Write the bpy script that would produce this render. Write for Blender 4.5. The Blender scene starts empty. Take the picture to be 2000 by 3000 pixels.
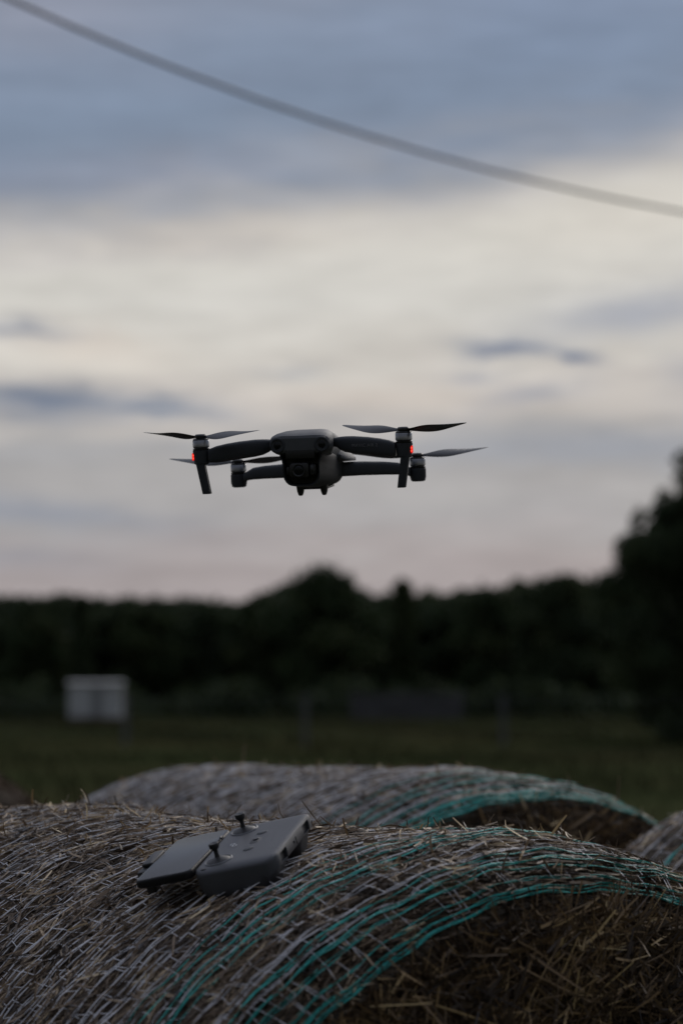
import bpy, bmesh, math, random
import numpy as np
from mathutils import Vector, Matrix

sc = bpy.context.scene
C = sc.collection
R = math.radians
rng = np.random.default_rng(11)
random.seed(11)

# ------------------------------------------------------------------ camera
CZ = 1.479
cam_d = bpy.data.cameras.new('camera'); cam = bpy.data.objects.new('camera', cam_d); C.objects.link(cam)
sc.camera = cam
cam.location = (0, 0, CZ)
cam.rotation_euler = (R(90 + 3.957), 0, 0)
cam_d.sensor_fit = 'VERTICAL'; cam_d.sensor_height = 36; cam_d.sensor_width = 24
cam_d.lens = 85; cam_d.clip_start = 0.05; cam_d.clip_end = 6000
cam_d.dof.use_dof = True; cam_d.dof.focus_distance = 2.84; cam_d.dof.aperture_fstop = 4.0
cam_d.dof.aperture_blades = 8

# ------------------------------------------------------------------ exposure
sc.view_settings.view_transform = 'Standard'; sc.view_settings.look = 'None'
sc.view_settings.exposure = 0; sc.view_settings.gamma = 1
sc.render.film_transparent = False
sc.cycles.max_bounces = 6; sc.cycles.diffuse_bounces = 3; sc.cycles.glossy_bounces = 3
sc.cycles.use_denoising = True

# ------------------------------------------------------------------ sky
SUN_EL, SUN_AZ = 5.0, 22.0          # degrees; azimuth clockwise from +Y (behind the clouds ahead)
def lin(c):
    return tuple(((v/255)/12.92 if v/255 <= .04045 else ((v/255+.055)/1.055)**2.4) for v in c) + (1,)
w = bpy.data.worlds.new('World'); sc.world = w; w.use_nodes = True
nt = w.node_tree; nt.nodes.clear()
def N(t, **k):
    n = nt.nodes.new(t)
    for a, b in k.items(): setattr(n, a, b)
    return n
def L(a, b): nt.links.new(a, b)
def M(op, a, b=None, c=None, clamp=False):
    n = N('ShaderNodeMath', operation=op, use_clamp=clamp)
    for i, v in enumerate((a, b, c)):
        if v is None: continue
        if isinstance(v, (int, float)): n.inputs[i].default_value = v
        else: L(v, n.inputs[i])
    return n.outputs[0]
def MIX(f, a, b):
    n = N('ShaderNodeMix', data_type='RGBA')
    if isinstance(f, (int, float)): n.inputs[0].default_value = f
    else: L(f, n.inputs[0])
    for i, v in ((6, a), (7, b)):
        if isinstance(v, tuple): n.inputs[i].default_value = v
        else: L(v, n.inputs[i])
    return n.outputs[2]
tc = N('ShaderNodeTexCoord'); sp = N('ShaderNodeSeparateXYZ'); L(tc.outputs['Generated'], sp.inputs[0])
az = M('ARCTAN2', sp.outputs[0], sp.outputs[1]); el = M('ARCSINE', sp.outputs[2])
def skynoise(su, se, off, detail=3, rough=.55):
    cb = N('ShaderNodeCombineXYZ'); L(M('MULTIPLY', az, su), cb.inputs[0]); L(M('MULTIPLY', el, se), cb.inputs[1])
    cb.inputs[2].default_value = off
    n = N('ShaderNodeTexNoise'); n.inputs['Scale'].default_value = 1; n.inputs['Detail'].default_value = detail
    n.inputs['Roughness'].default_value = rough
    L(cb.outputs[0], n.inputs['Vector']); return n.outputs[0]
n1 = skynoise(9, 38, 0.0); n2 = skynoise(16, 70, 7.3); n3 = skynoise(30, 190, 3.1, 2); n4 = skynoise(7, 20, 12.7, 2); n5 = skynoise(22, 60, 5.5, 7, .62)
sm = N('ShaderNodeMapRange', interpolation_type='SMOOTHSTEP'); L(el, sm.inputs[0]); sm.inputs[1].default_value = .09; sm.inputs[2].default_value = .2
slant = M('MULTIPLY', M('MULTIPLY', M('MINIMUM', M('MAXIMUM', az, -.3), .3), .13), sm.outputs[0])
ew = M('SUBTRACT', el, slant)
ew = M('ADD', ew, M('MULTIPLY', M('SUBTRACT', n1, .5), .050))
ew = M('ADD', ew, M('MULTIPLY', M('SUBTRACT', n2, .5), .016))
def E_(py): return (1990-py)/7083
stops = [(1990, (155,148,149)), (1700, (161,153,154)), (1600, (165,159,159)), (1500, (162,161,163)), (1400, (171,168,167)),
         (1310, (158,159,163)), (1240, (178,174,171)), (1150, (192,186,181)), (1050, (200,196,189)), (900, (204,202,197)), (720, (203,200,193)),
         (640, (186,183,181)), (560, (158,160,166)), (470, (135,144,160)), (370, (121,135,155)), (200, (124,138,159)), (0, (132,143,163))]
rp = N('ShaderNodeValToRGB'); rp.color_ramp.interpolation = 'B_SPLINE'
EMAX = .4
cr = rp.color_ramp
cr.elements[0].position = 0; cr.elements[0].color = lin(stops[0][1])
cr.elements[1].position = 1; cr.elements[1].color = lin((138,142,155))
for py, c in stops[1:]:
    e = cr.elements.new(E_(py)/EMAX); e.color = lin(c)
L(M('DIVIDE', ew, EMAX, clamp=True), rp.inputs[0])
col = rp.outputs[0]
wu = M('ADD', az, M('MULTIPLY', M('SUBTRACT', n5, .5), .04)); we = M('ADD', el, M('ADD', M('MULTIPLY', M('SUBTRACT', n5, .5), .014), M('MULTIPLY', M('SUBTRACT', n3, .5), .010)))
def blob(px, py, a, b, s, c, tilt=0):
    global col
    u0 = (px-1000)/7083; e0 = E_(py); a /= 7083; b /= 7083
    du = M('SUBTRACT', wu, u0); de = M('SUBTRACT', we, e0)
    if tilt: de = M('SUBTRACT', de, M('MULTIPLY', du, tilt))
    x = M('DIVIDE', du, a); y = M('DIVIDE', de, b)
    q = M('ADD', M('MULTIPLY', x, x), M('MULTIPLY', y, y))
    f = M('MULTIPLY', M('EXPONENT', M('MULTIPLY', q, -1.0)), s)
    col = MIX(f, col, lin(c))
BL = (110,121,140)
blob(1900, 640, 500, 110, .55, (214,208,198), .1)
blob(600, 690, 500, 60, .45, (212,203,192), .03)
blob(250, 1010, 260, 60, .55, (208,196,184), -.1)
blob(1150, 1170, 420, 40, .45, (205,194,183))
blob(100, 1180, 260, 40, .95, BL, -.05)
blob(60, 1235, 200, 26, .5, BL, -.05)
blob(450, 1200, 190, 27, .95, (112,124,143), 0)
blob(640, 1225, 90, 20, .3, (122,131,148), 0)
blob(80, 970, 140, 26, .85, (128,134,148), -.1)
blob(1490, 1018, 135, 25, 1.0, (104,116,139), -.05)
blob(1655, 1062, 66, 22, 1.0, (104,116,139), -.1)
blob(1400, 1100, 85, 18, .5, (140,145,158))
blob(1560, 1160, 140, 30, .7, (140,145,158), .12)
blob(1900, 920, 340, 62, .75, (146,151,164), .1)
blob(1990, 1100, 80, 60, .35, (140,146,160))
blob(840, 1092, 90, 20, .5, (152,157,165))
blob(1750, 1320, 560, 46, .55, (142,149,162))
blob(80, 1500, 420, 46, .6, (134,142,158), -.12)
blob(20, 1640, 300, 40, .35, (136,142,156), 0)
blob(60, 780, 240, 26, .25, (176,170,172), .1)
blob(1700, 60, 500, 260, .3, (122,138,166))
blob(100, 60, 330, 110, .35, (150,150,163))
blob(300, 520, 600, 70, .35, (140,142,156), .07)
# soft streaks of thin cloud
st = M('ADD', M('MULTIPLY', M('SUBTRACT', n3, .5), .24), M('ADD', M('MULTIPLY', M('SUBTRACT', n2, .5), .26), .985))
st = M('MULTIPLY', st, M('ADD', M('MULTIPLY', M('SUBTRACT', n4, .5), .18), 1.0))
st = M('MULTIPLY', st, M('ADD', M('MULTIPLY', M('SUBTRACT', n5, .5), .22), 1.0))
vm = N('ShaderNodeVectorMath', operation='SCALE'); L(col, vm.inputs[0]); L(st, vm.inputs['Scale'])
col = vm.outputs[0]
# the glow lies ahead; unseen sky overhead is brightened to light the bales, behind is dimmer
fr = N('ShaderNodeMapRange', interpolation_type='SMOOTHSTEP'); L(M('ABSOLUTE', az), fr.inputs[0])
fr.inputs[1].default_value = .35; fr.inputs[2].default_value = 2.0; fr.inputs[3].default_value = 1; fr.inputs[4].default_value = .44
up = N('ShaderNodeMapRange', interpolation_type='SMOOTHSTEP'); L(el, up.inputs[0])
up.inputs[1].default_value = .3; up.inputs[2].default_value = 1.1; up.inputs[3].default_value = 1; up.inputs[4].default_value = 2.6
vm2 = N('ShaderNodeVectorMath', operation='SCALE'); L(col, vm2.inputs[0]); L(M('MULTIPLY', fr.outputs[0], up.outputs[0]), vm2.inputs['Scale'])
sky = N('ShaderNodeTexSky', sky_type='NISHITA'); sky.sun_disc = False; sky.sun_elevation = R(SUN_EL); sky.sun_rotation = R(SUN_AZ)
bg1 = N('ShaderNodeBackground'); bg1.inputs[1].default_value = .05; L(sky.outputs[0], bg1.inputs[0])
bg2 = N('ShaderNodeBackground'); bg2.inputs[1].default_value = 1.09; L(vm2.outputs[0], bg2.inputs[0])
mx = N('ShaderNodeMixShader'); mx.inputs[0].default_value = .985; L(bg1.outputs[0], mx.inputs[1]); L(bg2.outputs[0], mx.inputs[2])
wo = N('ShaderNodeOutputWorld'); L(mx.outputs[0], wo.inputs[0])
w.cycles.sampling_method = 'MANUAL'; w.cycles.sample_map_resolution = 512

sl = bpy.data.lights.new('sun', 'SUN'); so = bpy.data.objects.new('sun', sl); C.objects.link(so)
sl.energy = 1.25; sl.angle = R(30); sl.color = (1, .93, .86)
_e, _a = R(30), R(SUN_AZ)
so.rotation_euler = Vector((math.cos(_e)*math.sin(_a), math.cos(_e)*math.cos(_a), math.sin(_e))).to_track_quat('Z', 'Y').to_euler()

# ------------------------------------------------------------------ helpers
def tag(o, label=None, cat=None, group=None, kind=None):
    if label: o['label'] = label
    if cat: o['category'] = cat
    if group: o['group'] = group
    if kind: o['kind'] = kind
    return o
def empty(name, loc=(0, 0, 0), rot=None):
    o = bpy.data.objects.new(name, None); C.objects.link(o); o.location = loc; o.empty_display_size = .1
    if rot is not None: o.rotation_euler = rot
    return o
def link(name, me, m=None, parent=None):
    o = bpy.data.objects.new(name, me); C.objects.link(o)
    if m is not None and not me.materials: me.materials.append(m)
    if parent is not None: o.parent = parent
    return o
def npmesh(name, V, F, attrs=None, smooth=False):
    """V (n,3) array, F (m,k) array of equal-size faces"""
    V = np.asarray(V, dtype=np.float32); F = np.asarray(F, dtype=np.int32)
    me = bpy.data.meshes.new(name); k = F.shape[1]
    me.vertices.add(len(V)); me.vertices.foreach_set('co', V.ravel())
    me.loops.add(F.size); me.loops.foreach_set('vertex_index', F.ravel())
    me.polygons.add(len(F)); me.polygons.foreach_set('loop_start', np.arange(0, F.size, k, dtype=np.int32))
    if smooth: me.polygons.foreach_set('use_smooth', np.ones(len(F), dtype=bool))
    for an, av in (attrs or {}).items():
        a = me.attributes.new(an, 'FLOAT', 'POINT'); a.data.foreach_set('value', np.asarray(av, dtype=np.float32).ravel())
    me.update(calc_edges=True); me.validate()
    return me
class MB:
    """collects solids into one mesh"""
    def __init__(s): s.v = []; s.f = []
    def loft(s, rings, cap=True, close=True):
        b = len(s.v); k = len(rings[0])
        for r in rings: s.v += [tuple(map(float, p)) for p in r]
        for i in range(len(rings)-1):
            for j in range(k if close else k-1):
                a = b+i*k+j; a2 = b+i*k+(j+1) % k
                s.f.append((a, a2, a2+k, a+k))
        if cap:
            s.f.append(tuple(b+j for j in range(k))[::-1]); s.f.append(tuple(b+(len(rings)-1)*k+j for j in range(k)))
        return s
    def box(s, x0, x1, y0, y1, z0, z1, r=0):
        if r <= 0:
            return s.loft([[(x0, y0, z), (x1, y0, z), (x1, y1, z), (x0, y1, z)] for z in (z0, z1)])
        rings = []
        for z, i in ((z0, r), (z0+.3*r, .3*r), (z0+r, 0), (z1-r, 0), (z1-.3*r, .3*r), (z1, r)):
            rings.append([(p[0], p[1], z) for p in rrect(x0+i, x1-i, y0+i, y1-i, max(r-i*.5, r*.3), 4)])
        return s.loft(rings)
    def cyl(s, p0, p1, r0, r1=None, n=24, cap=True):
        p0, p1 = Vector(p0), Vector(p1); r1 = r0 if r1 is None else r1
        q = (p1-p0).to_track_quat('Z', 'Y')
        return s.loft([[p + q @ Vector((r*math.cos(t), r*math.sin(t), 0)) for t in np.linspace(0, 2*math.pi, n, endpoint=False)]
                       for p, r in ((p0, r0), (p1, r1))], cap)
    def lathe(s, prof, o=(0, 0, 0), ax=(0, 0, 1), n=32):
        o = Vector(o); q = Vector(ax).to_track_quat('Z', 'Y')
        return s.loft([[o + q @ Vector((r*math.cos(t), r*math.sin(t), z)) for t in np.linspace(0, 2*math.pi, n, endpoint=False)] for z, r in prof])
    def tube(s, pts, r, n=8):
        pts = [Vector(p) for p in pts]; rings = []
        for i, p in enumerate(pts):
            t = (pts[min(i+1, len(pts)-1)]-pts[max(i-1, 0)]).normalized()
            a = t.cross(Vector((0, 0, 1)));
            if a.length < 1e-3: a = Vector((1, 0, 0))
            a.normalize(); b2 = t.cross(a); rr = r[i] if hasattr(r, '__len__') else r
            rings.append([p + rr*(math.cos(u)*a + math.sin(u)*b2) for u in np.linspace(0, 2*math.pi, n, endpoint=False)])
        return s.loft(rings)
    def build(s, name, m, parent=None, smooth=True, scale=1, bevel=0, ang=38):
        me = bpy.data.meshes.new(name); me.from_pydata([tuple(c*scale for c in v) for v in s.v], [], s.f)
        bm = bmesh.new(); bm.from_mesh(me); bmesh.ops.recalc_face_normals(bm, faces=bm.faces)
        if bevel:
            es = [e for e in bm.edges if len(e.link_faces) == 2 and e.calc_face_angle(0) > R(45)]
            bmesh.ops.bevel(bm, geom=es, offset=bevel*scale, segments=2, affect='EDGES', profile=.6, clamp_overlap=True)
        if smooth:
            for f in bm.faces: f.smooth = True
            for e in bm.edges:
                if len(e.link_faces) == 2 and e.calc_face_angle(0) > R(ang): e.smooth = False
        bm.to_mesh(me); bm.free()
        return link(name, me, m, parent)
def rrect(x0, x1, y0, y1, r, n=5):
    P = []
    for cx, cy, a0 in ((x1-r, y1-r, 0), (x0+r, y1-r, 90), (x0+r, y0+r, 180), (x1-r, y0+r, 270)):
        for i in range(n+1):
            a = R(a0 + 90*i/n); P.append((cx+r*math.cos(a), cy+r*math.sin(a)))
    return P

def mat(name, c, rough=.6, var=0, scale=20, metal=0, spec=.5, bump=0, bscale=200, coat=0, c2=None):
    m = bpy.data.materials.new(name); m.use_nodes = True; t = m.node_tree; b = t.nodes['Principled BSDF']
    b.inputs['Base Color'].default_value = (*c, 1); b.inputs['Roughness'].default_value = rough
    b.inputs['Metallic'].default_value = metal; b.inputs['Specular IOR Level'].default_value = spec
    b.inputs['Coat Weight'].default_value = coat; b.inputs['Coat Roughness'].default_value = .06
    tcn = t.nodes.new('ShaderNodeTexCoord')
    if var or c2:
        n = t.nodes.new('ShaderNodeTexNoise'); n.inputs['Scale'].default_value = scale; n.inputs['Detail'].default_value = 5
        t.links.new(tcn.outputs['Object'], n.inputs['Vector'])
        r_ = t.nodes.new('ShaderNodeValToRGB'); t.links.new(n.outputs[0], r_.inputs[0])
        r_.color_ramp.elements[0].position = .32; r_.color_ramp.elements[1].position = .68
        a = tuple(v*(1-var) for v in c); d = c2 if c2 else tuple(v*(1+var) for v in c)
        r_.color_ramp.elements[0].color = (*a, 1); r_.color_ramp.elements[1].color = (*d, 1)
        t.links.new(r_.outputs[0], b.inputs['Base Color'])
    if bump:
        n = t.nodes.new('ShaderNodeTexNoise'); n.inputs['Scale'].default_value = bscale; n.inputs['Detail'].default_value = 3
        t.links.new(tcn.outputs['Object'], n.inputs['Vector'])
        bp = t.nodes.new('ShaderNodeBump'); bp.inputs['Strength'].default_value = bump; bp.inputs['Distance'].default_value = .001
        t.links.new(n.outputs[0], bp.inputs['Height']); t.links.new(bp.outputs[0], b.inputs['Normal'])
    return m
def strand_mat(name, stops, rough=.6, trans=0.0, spec=.3):
    m = bpy.data.materials.new(name); m.use_nodes = True; t = m.node_tree; b = t.nodes['Principled BSDF']
    b.inputs['Roughness'].default_value = rough; b.inputs['Specular IOR Level'].default_value = spec
    a = t.nodes.new('ShaderNodeAttribute'); a.attribute_name = 'rnd'
    r_ = t.nodes.new('ShaderNodeValToRGB'); t.links.new(a.outputs['Fac'], r_.inputs[0])
    e = r_.color_ramp.elements
    e[0].position = stops[0][0]; e[0].color = (*stops[0][1], 1); e[1].position = stops[-1][0]; e[1].color = (*stops[-1][1], 1)
    for p, c in stops[1:-1]:
        q = e.new(p); q.color = (*c, 1)
    t.links.new(r_.outputs[0], b.inputs['Base Color'])
    if trans:
        tr = t.nodes.new('ShaderNodeBsdfTranslucent'); t.links.new(r_.outputs[0], tr.inputs[0])
        ms = t.nodes.new('ShaderNodeMixShader'); ms.inputs[0].default_value = trans
        t.links.new(b.outputs[0], ms.inputs[1]); t.links.new(tr.outputs[0], ms.inputs[2])
        t.links.new(ms.outputs[0], t.nodes['Material Output'].inputs[0])
    return m
def wpt(px, py, Y):
    """a point at ground distance Y seen at photo pixel (px, py): used only to lay out the place"""
    c, s = math.cos(R(3.957)), math.sin(R(3.957))
    x = (px-1000)/7083; u = -(py-1500)/7083; v = Vector((x, c-u*s, s+u*c)); k = Y/v.y
    return Vector((v.x*k, Y, CZ+v.z*k))

# ------------------------------------------------------------------ ground
m_field = bpy.data.materials.new('field_grass'); m_field.use_nodes = True
t = m_field.node_tree; b = t.nodes['Principled BSDF']; b.inputs['Roughness'].default_value = 1; b.inputs['Specular IOR Level'].default_value = .0
tcn = t.nodes.new('ShaderNodeTexCoord')
n = t.nodes.new('ShaderNodeTexNoise'); n.inputs['Scale'].default_value = .12; n.inputs['Detail'].default_value = 8; n.inputs['Roughness'].default_value = .62
t.links.new(tcn.outputs['Object'], n.inputs['Vector'])
r_ = t.nodes.new('ShaderNodeValToRGB'); t.links.new(n.outputs[0], r_.inputs[0])
r_.color_ramp.elements[0].position = .3; r_.color_ramp.elements[0].color = (.028, .040, .016, 1)
r_.color_ramp.elements[1].position = .7; r_.color_ramp.elements[1].color = (.080, .064, .032, 1)
e = r_.color_ramp.elements.new(.5); e.color = (.048, .054, .024, 1)
t.links.new(r_.outputs[0], b.inputs['Base Color'])
mb = MB(); S_ = 3000
me = bpy.data.meshes.new('ground')
gx = np.concatenate([[-S_, -400, -80], np.linspace(-30, 30, 31), [80, 400, S_]]); gy = np.concatenate([[-S_, -200, -20], np.linspace(0, 140, 36), [300, 900, S_]])
GX, GY = np.meshgrid(gx, gy); GZ = np.where((np.abs(GX) < 100) & (GY > 8) & (GY < 200), .03*np.sin(GX*.7+GY*.21)+.03*np.sin(GY*.5), 0)
nx = len(gx); V = np.stack([GX, GY, GZ-.03], -1).reshape(-1, 3)
ii, jj = np.meshgrid(np.arange(len(gy)-1), np.arange(nx-1), indexing='ij'); a0 = (ii*nx+jj).ravel()
g = link('ground', npmesh('ground', V, np.stack([a0, a0+1, a0+nx+1, a0+nx], -1), smooth=True), m_field); tag(g, 'dark grassy field stretching from the bales to the trees', kind='structure')

# grass: blades in tufts over the part of the field in view and around the bales
def blades(P, h, wd, seed, lean=.35):
    r = np.random.default_rng(seed); n = len(P)
    th = r.uniform(0, 2*np.pi, n); H = h*r.uniform(.5, 1.3, n); ln = r.normal(0, lean, (n, 2))*H[:, None]
    d = np.stack([np.cos(th), np.sin(th), np.zeros(n)], -1)*wd
    tip = P + np.concatenate([ln, H[:, None]], 1)
    V = np.stack([P-d, P+d, tip], 1).reshape(-1, 3); F = np.arange(3*n).reshape(n, 3)
    return V, F, np.repeat(r.uniform(0, 1, n), 3)
m_grass = strand_mat('grass_blades', [(0, (.026, .034, .015)), (.6, (.041, .046, .021)), (1, (.068, .060, .031))], .95, .0, .02)
nb = 110000; yy = np.sqrt(rng.uniform(14**2, 95**2, nb)); xx = rng.uniform(-.36, .36, nb)*yy
P = np.stack([xx, yy, np.full(nb, -.05)], -1); P[:, :2] += rng.normal(0, .1, (nb, 2))
V, F, a = blades(P, .15, .012, 3)
g = link('grass', npmesh('grass', V, F, {'rnd': a}), m_grass); tag(g, 'rough meadow grass covering the field behind the bales', 'grass', kind='stuff')

# ------------------------------------------------------------------ trees
m_leaf = strand_mat('foliage', [(0, (.030, .048, .024)), (.5, (.050, .071, .032)), (1, (.082, .096, .044))], .75, .15, .1)
m_leaf2 = strand_mat('foliage_deep', [(0, (.032, .046, .027)), (.5, (.052, .072, .037)), (1, (.086, .105, .050))], .8, .15, .1)
m_bark = mat('bark', (.045, .037, .03), .9, .3, 6)
def leaf_quads(P, size, r):
    n = len(P); a = r.normal(size=(n, 3)); a /= np.linalg.norm(a, axis=1)[:, None]
    b_ = np.cross(a, r.normal(size=(n, 3))); b_ /= np.linalg.norm(b_, axis=1)[:, None]
    s = size*r.uniform(.6, 1.4, n)[:, None]; a = a*s; b_ = b_*s*.6
    V = np.stack([P-a, P-b_*.9, P+a, P+b_*.9], 1).reshape(-1, 3)
    return V, np.arange(4*n).reshape(n, 4)
def crown_points(clumps, n, r):
    """clumps: (x,y,z,rx,ry,rz); points mostly near the clump surface"""
    c = np.array(clumps); vol = c[:, 3]*c[:, 4]+c[:, 3]*c[:, 5]; k = r.choice(len(c), n, p=vol/vol.sum())
    d = r.normal(size=(n, 3)); d /= np.linalg.norm(d, axis=1)[:, None]
    rad = r.uniform(.25, 1, n)**.45*(1+.14*np.sin(d[:, 0]*7+k)*np.cos(d[:, 2]*6+k*2.1)) + r.normal(0, .05, n)
    return c[k, :3]+d*c[k, 3:]*rad[:, None], k
def make_tree(name, label, cat, x, y, h, rad, seed, nleaf=5000, leaf=.16, shape='round', group=None, m=None, trunk_h=None, clumps=None):
    r = np.random.default_rng(seed); root = empty(name, (x, y, -.05)); tag(root, label, cat, group)
    cl = []; th = trunk_h if trunk_h is not None else h*.22
    for i in range(20):
        f = r.uniform(0, 1); ang = r.uniform(0, 2*np.pi)
        if shape == 'cone': rr = rad*(1-f)*.75+.12*rad; q = rr*r.uniform(.2, .8)
        else: rr = rad*math.sqrt(max(0, 1-(2*f-.85)**2*.8)); q = rr*math.sqrt(r.uniform(.05, .75))
        z = th+(h-th)*(.1+.78*f); cs = rad*r.uniform(.28, .48)*(1 if shape != 'cone' else (1.1-f)*.9+.15)
        cl.append((q*math.cos(ang), q*math.sin(ang), min(z, h-cs*.75), cs, cs, cs*r.uniform(.65, .9)))
    cl.append((0, 0, (h+th)/2, rad*.6, rad*.6, (h-th)*.42)); cl.append((0, 0, h-rad*.42, rad*.45, rad*.45, rad*.4))
    if clumps: cl = clumps
    P, k = crown_points(cl, nleaf, r)
    if clumps: P[:, 2] = np.abs(P[:, 2])
    V, F = leaf_quads(P, leaf, r); shade = (np.array([r.uniform(0, 1) for _ in cl])[k]*.55+r.uniform(0, .45, nleaf))
    link('crown', npmesh('crown', V, F, {'rnd': np.repeat(shade, 4)}), m or m_leaf, root)
    mb = MB(); pts = [Vector((0, 0, 0))]
    for i in range(1, 6): pts.append(Vector((r.normal(0, .05*i*.4), r.normal(0, .05*i*.4), h*.7*i/5)))
    mb.tube(pts, [h*.028*(1-i/6.5) for i in range(6)], 8)
    for c in cl[:9]:
        s = pts[2+int(r.integers(0, 3))]; e = Vector(c[:3]); mid = (s+e)/2+Vector((0, 0, .12*h*.3))
        mb.tube([s, mid, e], [h*.011, h*.008, h*.004], 6)
    mb.build('trunk', m_bark, root)
    return root
ol = [(1800, 1720), (1785, 1690), (1795, 1600), (1826, 1545), (1888, 1470), (1938, 1430), (1970, 1380), (1995, 1320), (2150, 1240), (2400, 1150), (2700, 1190), (2900, 1400), (3000, 1650)]
rb = np.random.default_rng(77); bigc = []; BX = (2380-1000)/7083*58
for i in range(230):
    px = rb.uniform(1785, 2980); ty = np.interp(px, [a_[0] for a_ in ol], [a_[1] for a_ in ol]); Y = rb.uniform(-2.2, 2.2)
    cs = rb.uniform(.35, .75); zt = wpt(px, ty, 58).z-cs*.8; f = 1-rb.uniform(0, 1)**1.3 if i % 2 else rb.uniform(.8, 1); x = (px-1000)/7083*58+cs*.6
    bigc.append((x-BX, Y, max(.4, zt*f), cs, cs, cs*.8))
for px, py, cs in ((1812, 1590, .2), (1868, 1500, .22), (1850, 1525, .16), (1990, 1345, .28), (1935, 1455, .25), (1800, 1680, .3)):
    p = wpt(px, py, 58); bigc.append((p.x-BX+.1, 0, p.z, cs, cs, cs))
make_tree('broadleaf_tree', 'tall spreading tree filling the right edge, highest of all', 'tree', BX, 58, 8.6, 5, 5, 60000, .1, 'big', m=m_leaf2, trunk_h=1.0, clumps=bigc)
make_tree('bushy_tree', 'bushy shrub at foot of the tall spreading right-hand tree', 'tree', 8.6, 60, 3.6, 1.9, 6, 5000, .13, m=m_leaf2, trunk_h=.3)
grp = 'trees along the far edge of the field'
def T(px, py, wpx, Y, label, seed, shape='round', name='bushy_tree', nl=4200, m=None):
    p = wpt(px, py, Y); make_tree(name, label, 'tree', p.x, Y, p.z+.1, wpx/2/7083*Y, seed, int(nl*1.5), .15, shape, grp, m, trunk_h=.5)
T(950, 1668, 400, 104, 'broad domed tree rising highest in middle of treeline', 21, m=m_leaf, nl=6500)
T(1180, 1700, 130, 108, 'narrow pointed tree just right of the broad domed tree', 22, 'cone', 'conifer_tree')
T(770, 1738, 200, 106, 'lower tree leaning against left side of the domed tree', 23)
T(1640, 1680, 300, 104, 'rounded tree on the right, next to the tall edge tree', 24, m=m_leaf2, nl=6000)
T(1420, 1716, 260, 108, 'low wide tree between pointed and right rounded trees', 25)
T(240, 1748, 110, 104, 'small dark pointed tree standing above the white hut', 26, 'cone', 'conifer_tree', m=m_leaf2)
T(90, 1758, 240, 106, 'leftmost tree of the treeline at the left edge', 27)
T(430, 1762, 220, 105, 'round tree to the right of the white hut', 28)
T(600, 1775, 200, 106, 'lowest tree at the dip left of centre', 29, m=m_leaf2)
T(1790, 1672, 240, 108, 'tree partly hidden behind the tall edge tree', 30)
# the wood behind them reads as one mass
cl = []
r = np.random.default_rng(40)
top = [(-60, 1758), (180, 1765), (420, 1768), (620, 1778), (760, 1770), (880, 1712), (1020, 1708), (1100, 1765), (1300, 1750), (1450, 1738), (1600, 1715), (1750, 1705), (2050, 1690)]
for i in range(950):
    px = r.uniform(-250, 2250); ty = np.interp(px, [a_[0] for a_ in top], [a_[1] for a_ in top]); Y = r.uniform(112, 124)
    zt = wpt(px, ty, Y).z; x = (px-1000)/7083*Y; cs = r.uniform(.6, 1.1); f = 1-r.uniform(0, 1)**1.1 if i % 2 else r.uniform(.7, 1)
    cl.append((x, Y, (zt-cs*.8)*f+.4, cs*1.1, cs, cs*.8))
for px in range(-250, 2260, 36):
    for z_ in (.8, 1.9, 3.0): cl.append(((px+r.uniform(-15, 15)-1000)/7083*125, 125, z_, 1.0, .6, .8))
P, k = crown_points(cl, 140000, r); P[:, 2] = np.abs(P[:, 2]); V, F = leaf_quads(P, .24, r)
sh_ = np.array([r.uniform(0, 1) for _ in cl])[k]*.6+r.uniform(0, .4, len(P))
clw = [(x_+r.uniform(-.8, .8), r.uniform(112, 130), z_*r.uniform(.8, 1.2), 2.0, 1.4, 1.3) for x_ in np.concatenate([np.arange(-95, -19, 1.5), np.arange(20, 95, 1.5)]) for z_ in (.9, 2.4, 3.9)]
P2, k2 = crown_points(clw, 60000, r); P2[:, 2] = np.abs(P2[:, 2]); V2, F2 = leaf_quads(P2, .34, r); F = np.concatenate([F, F2+len(V)]); V = np.concatenate([V, V2])
sh_ = np.concatenate([sh_, r.uniform(0, 1, len(P2))])
g = link('woodland', npmesh('woodland', V, F, {'rnd': np.repeat(sh_, 4)}), m_leaf2); tag(g, 'dark far-off wood closing the field behind the trees', 'wood', kind='stuff')
# undergrowth along the wood's foot
cl = []
for i in range(150):
    px = r.uniform(-100, 2100); Y = r.uniform(97, 103); cl.append(((px-1000)/7083*Y, Y, r.uniform(.1, .9), r.uniform(.5, 1.0), .6, r.uniform(.4, .9)))
P, k = crown_points(cl, 16000, r); P[:, 2] = np.abs(P[:, 2]); V, F = leaf_quads(P, .16, r)
g = link('undergrowth', npmesh('undergrowth', V, F, {'rnd': np.repeat(r.uniform(0, 1, len(P)), 4)}), m_leaf2); tag(g, 'low dark scrub along the foot of the trees', 'scrub', kind='stuff')

# ------------------------------------------------------------------ white hut, board fence, post fence
m_white = mat('white_boards', (.52, .54, .55), .7, .12, 1.5)
m_whited = mat('white_boards_worn', (.28, .29, .30), .75, .2, 2)
m_plinth = mat('rusty_plinth', (.12, .085, .06), .8, .3, 4)
hut = empty('garden_hut', (-8.72, 86, 0), (0, 0, R(4))); hut.scale = (.84, 1, .86); tag(hut, 'small white boarded hut standing by the trees at left', 'hut')
mb = MB()
for i in range(14):
    x0 = -1.12+i*.16
    if 6 <= i <= 8: continue
    mb.box(x0+.004, x0+.156, -.02, .02, .16, 1.50)
mb.box(-1.12, -1.08, .02, 1.5, .16, 1.5); mb.box(1.08, 1.12, .02, 1.5, .16, 1.5); mb.box(-1.12, 1.12, 1.5, 1.54, .16, 1.5)
mb.build('wall', m_white, hut, False)
mb = MB()
for i in range(3): mb.box(-.155+i*.155, -.005+i*.155, -.03, .0, .18, 1.42)
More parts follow.
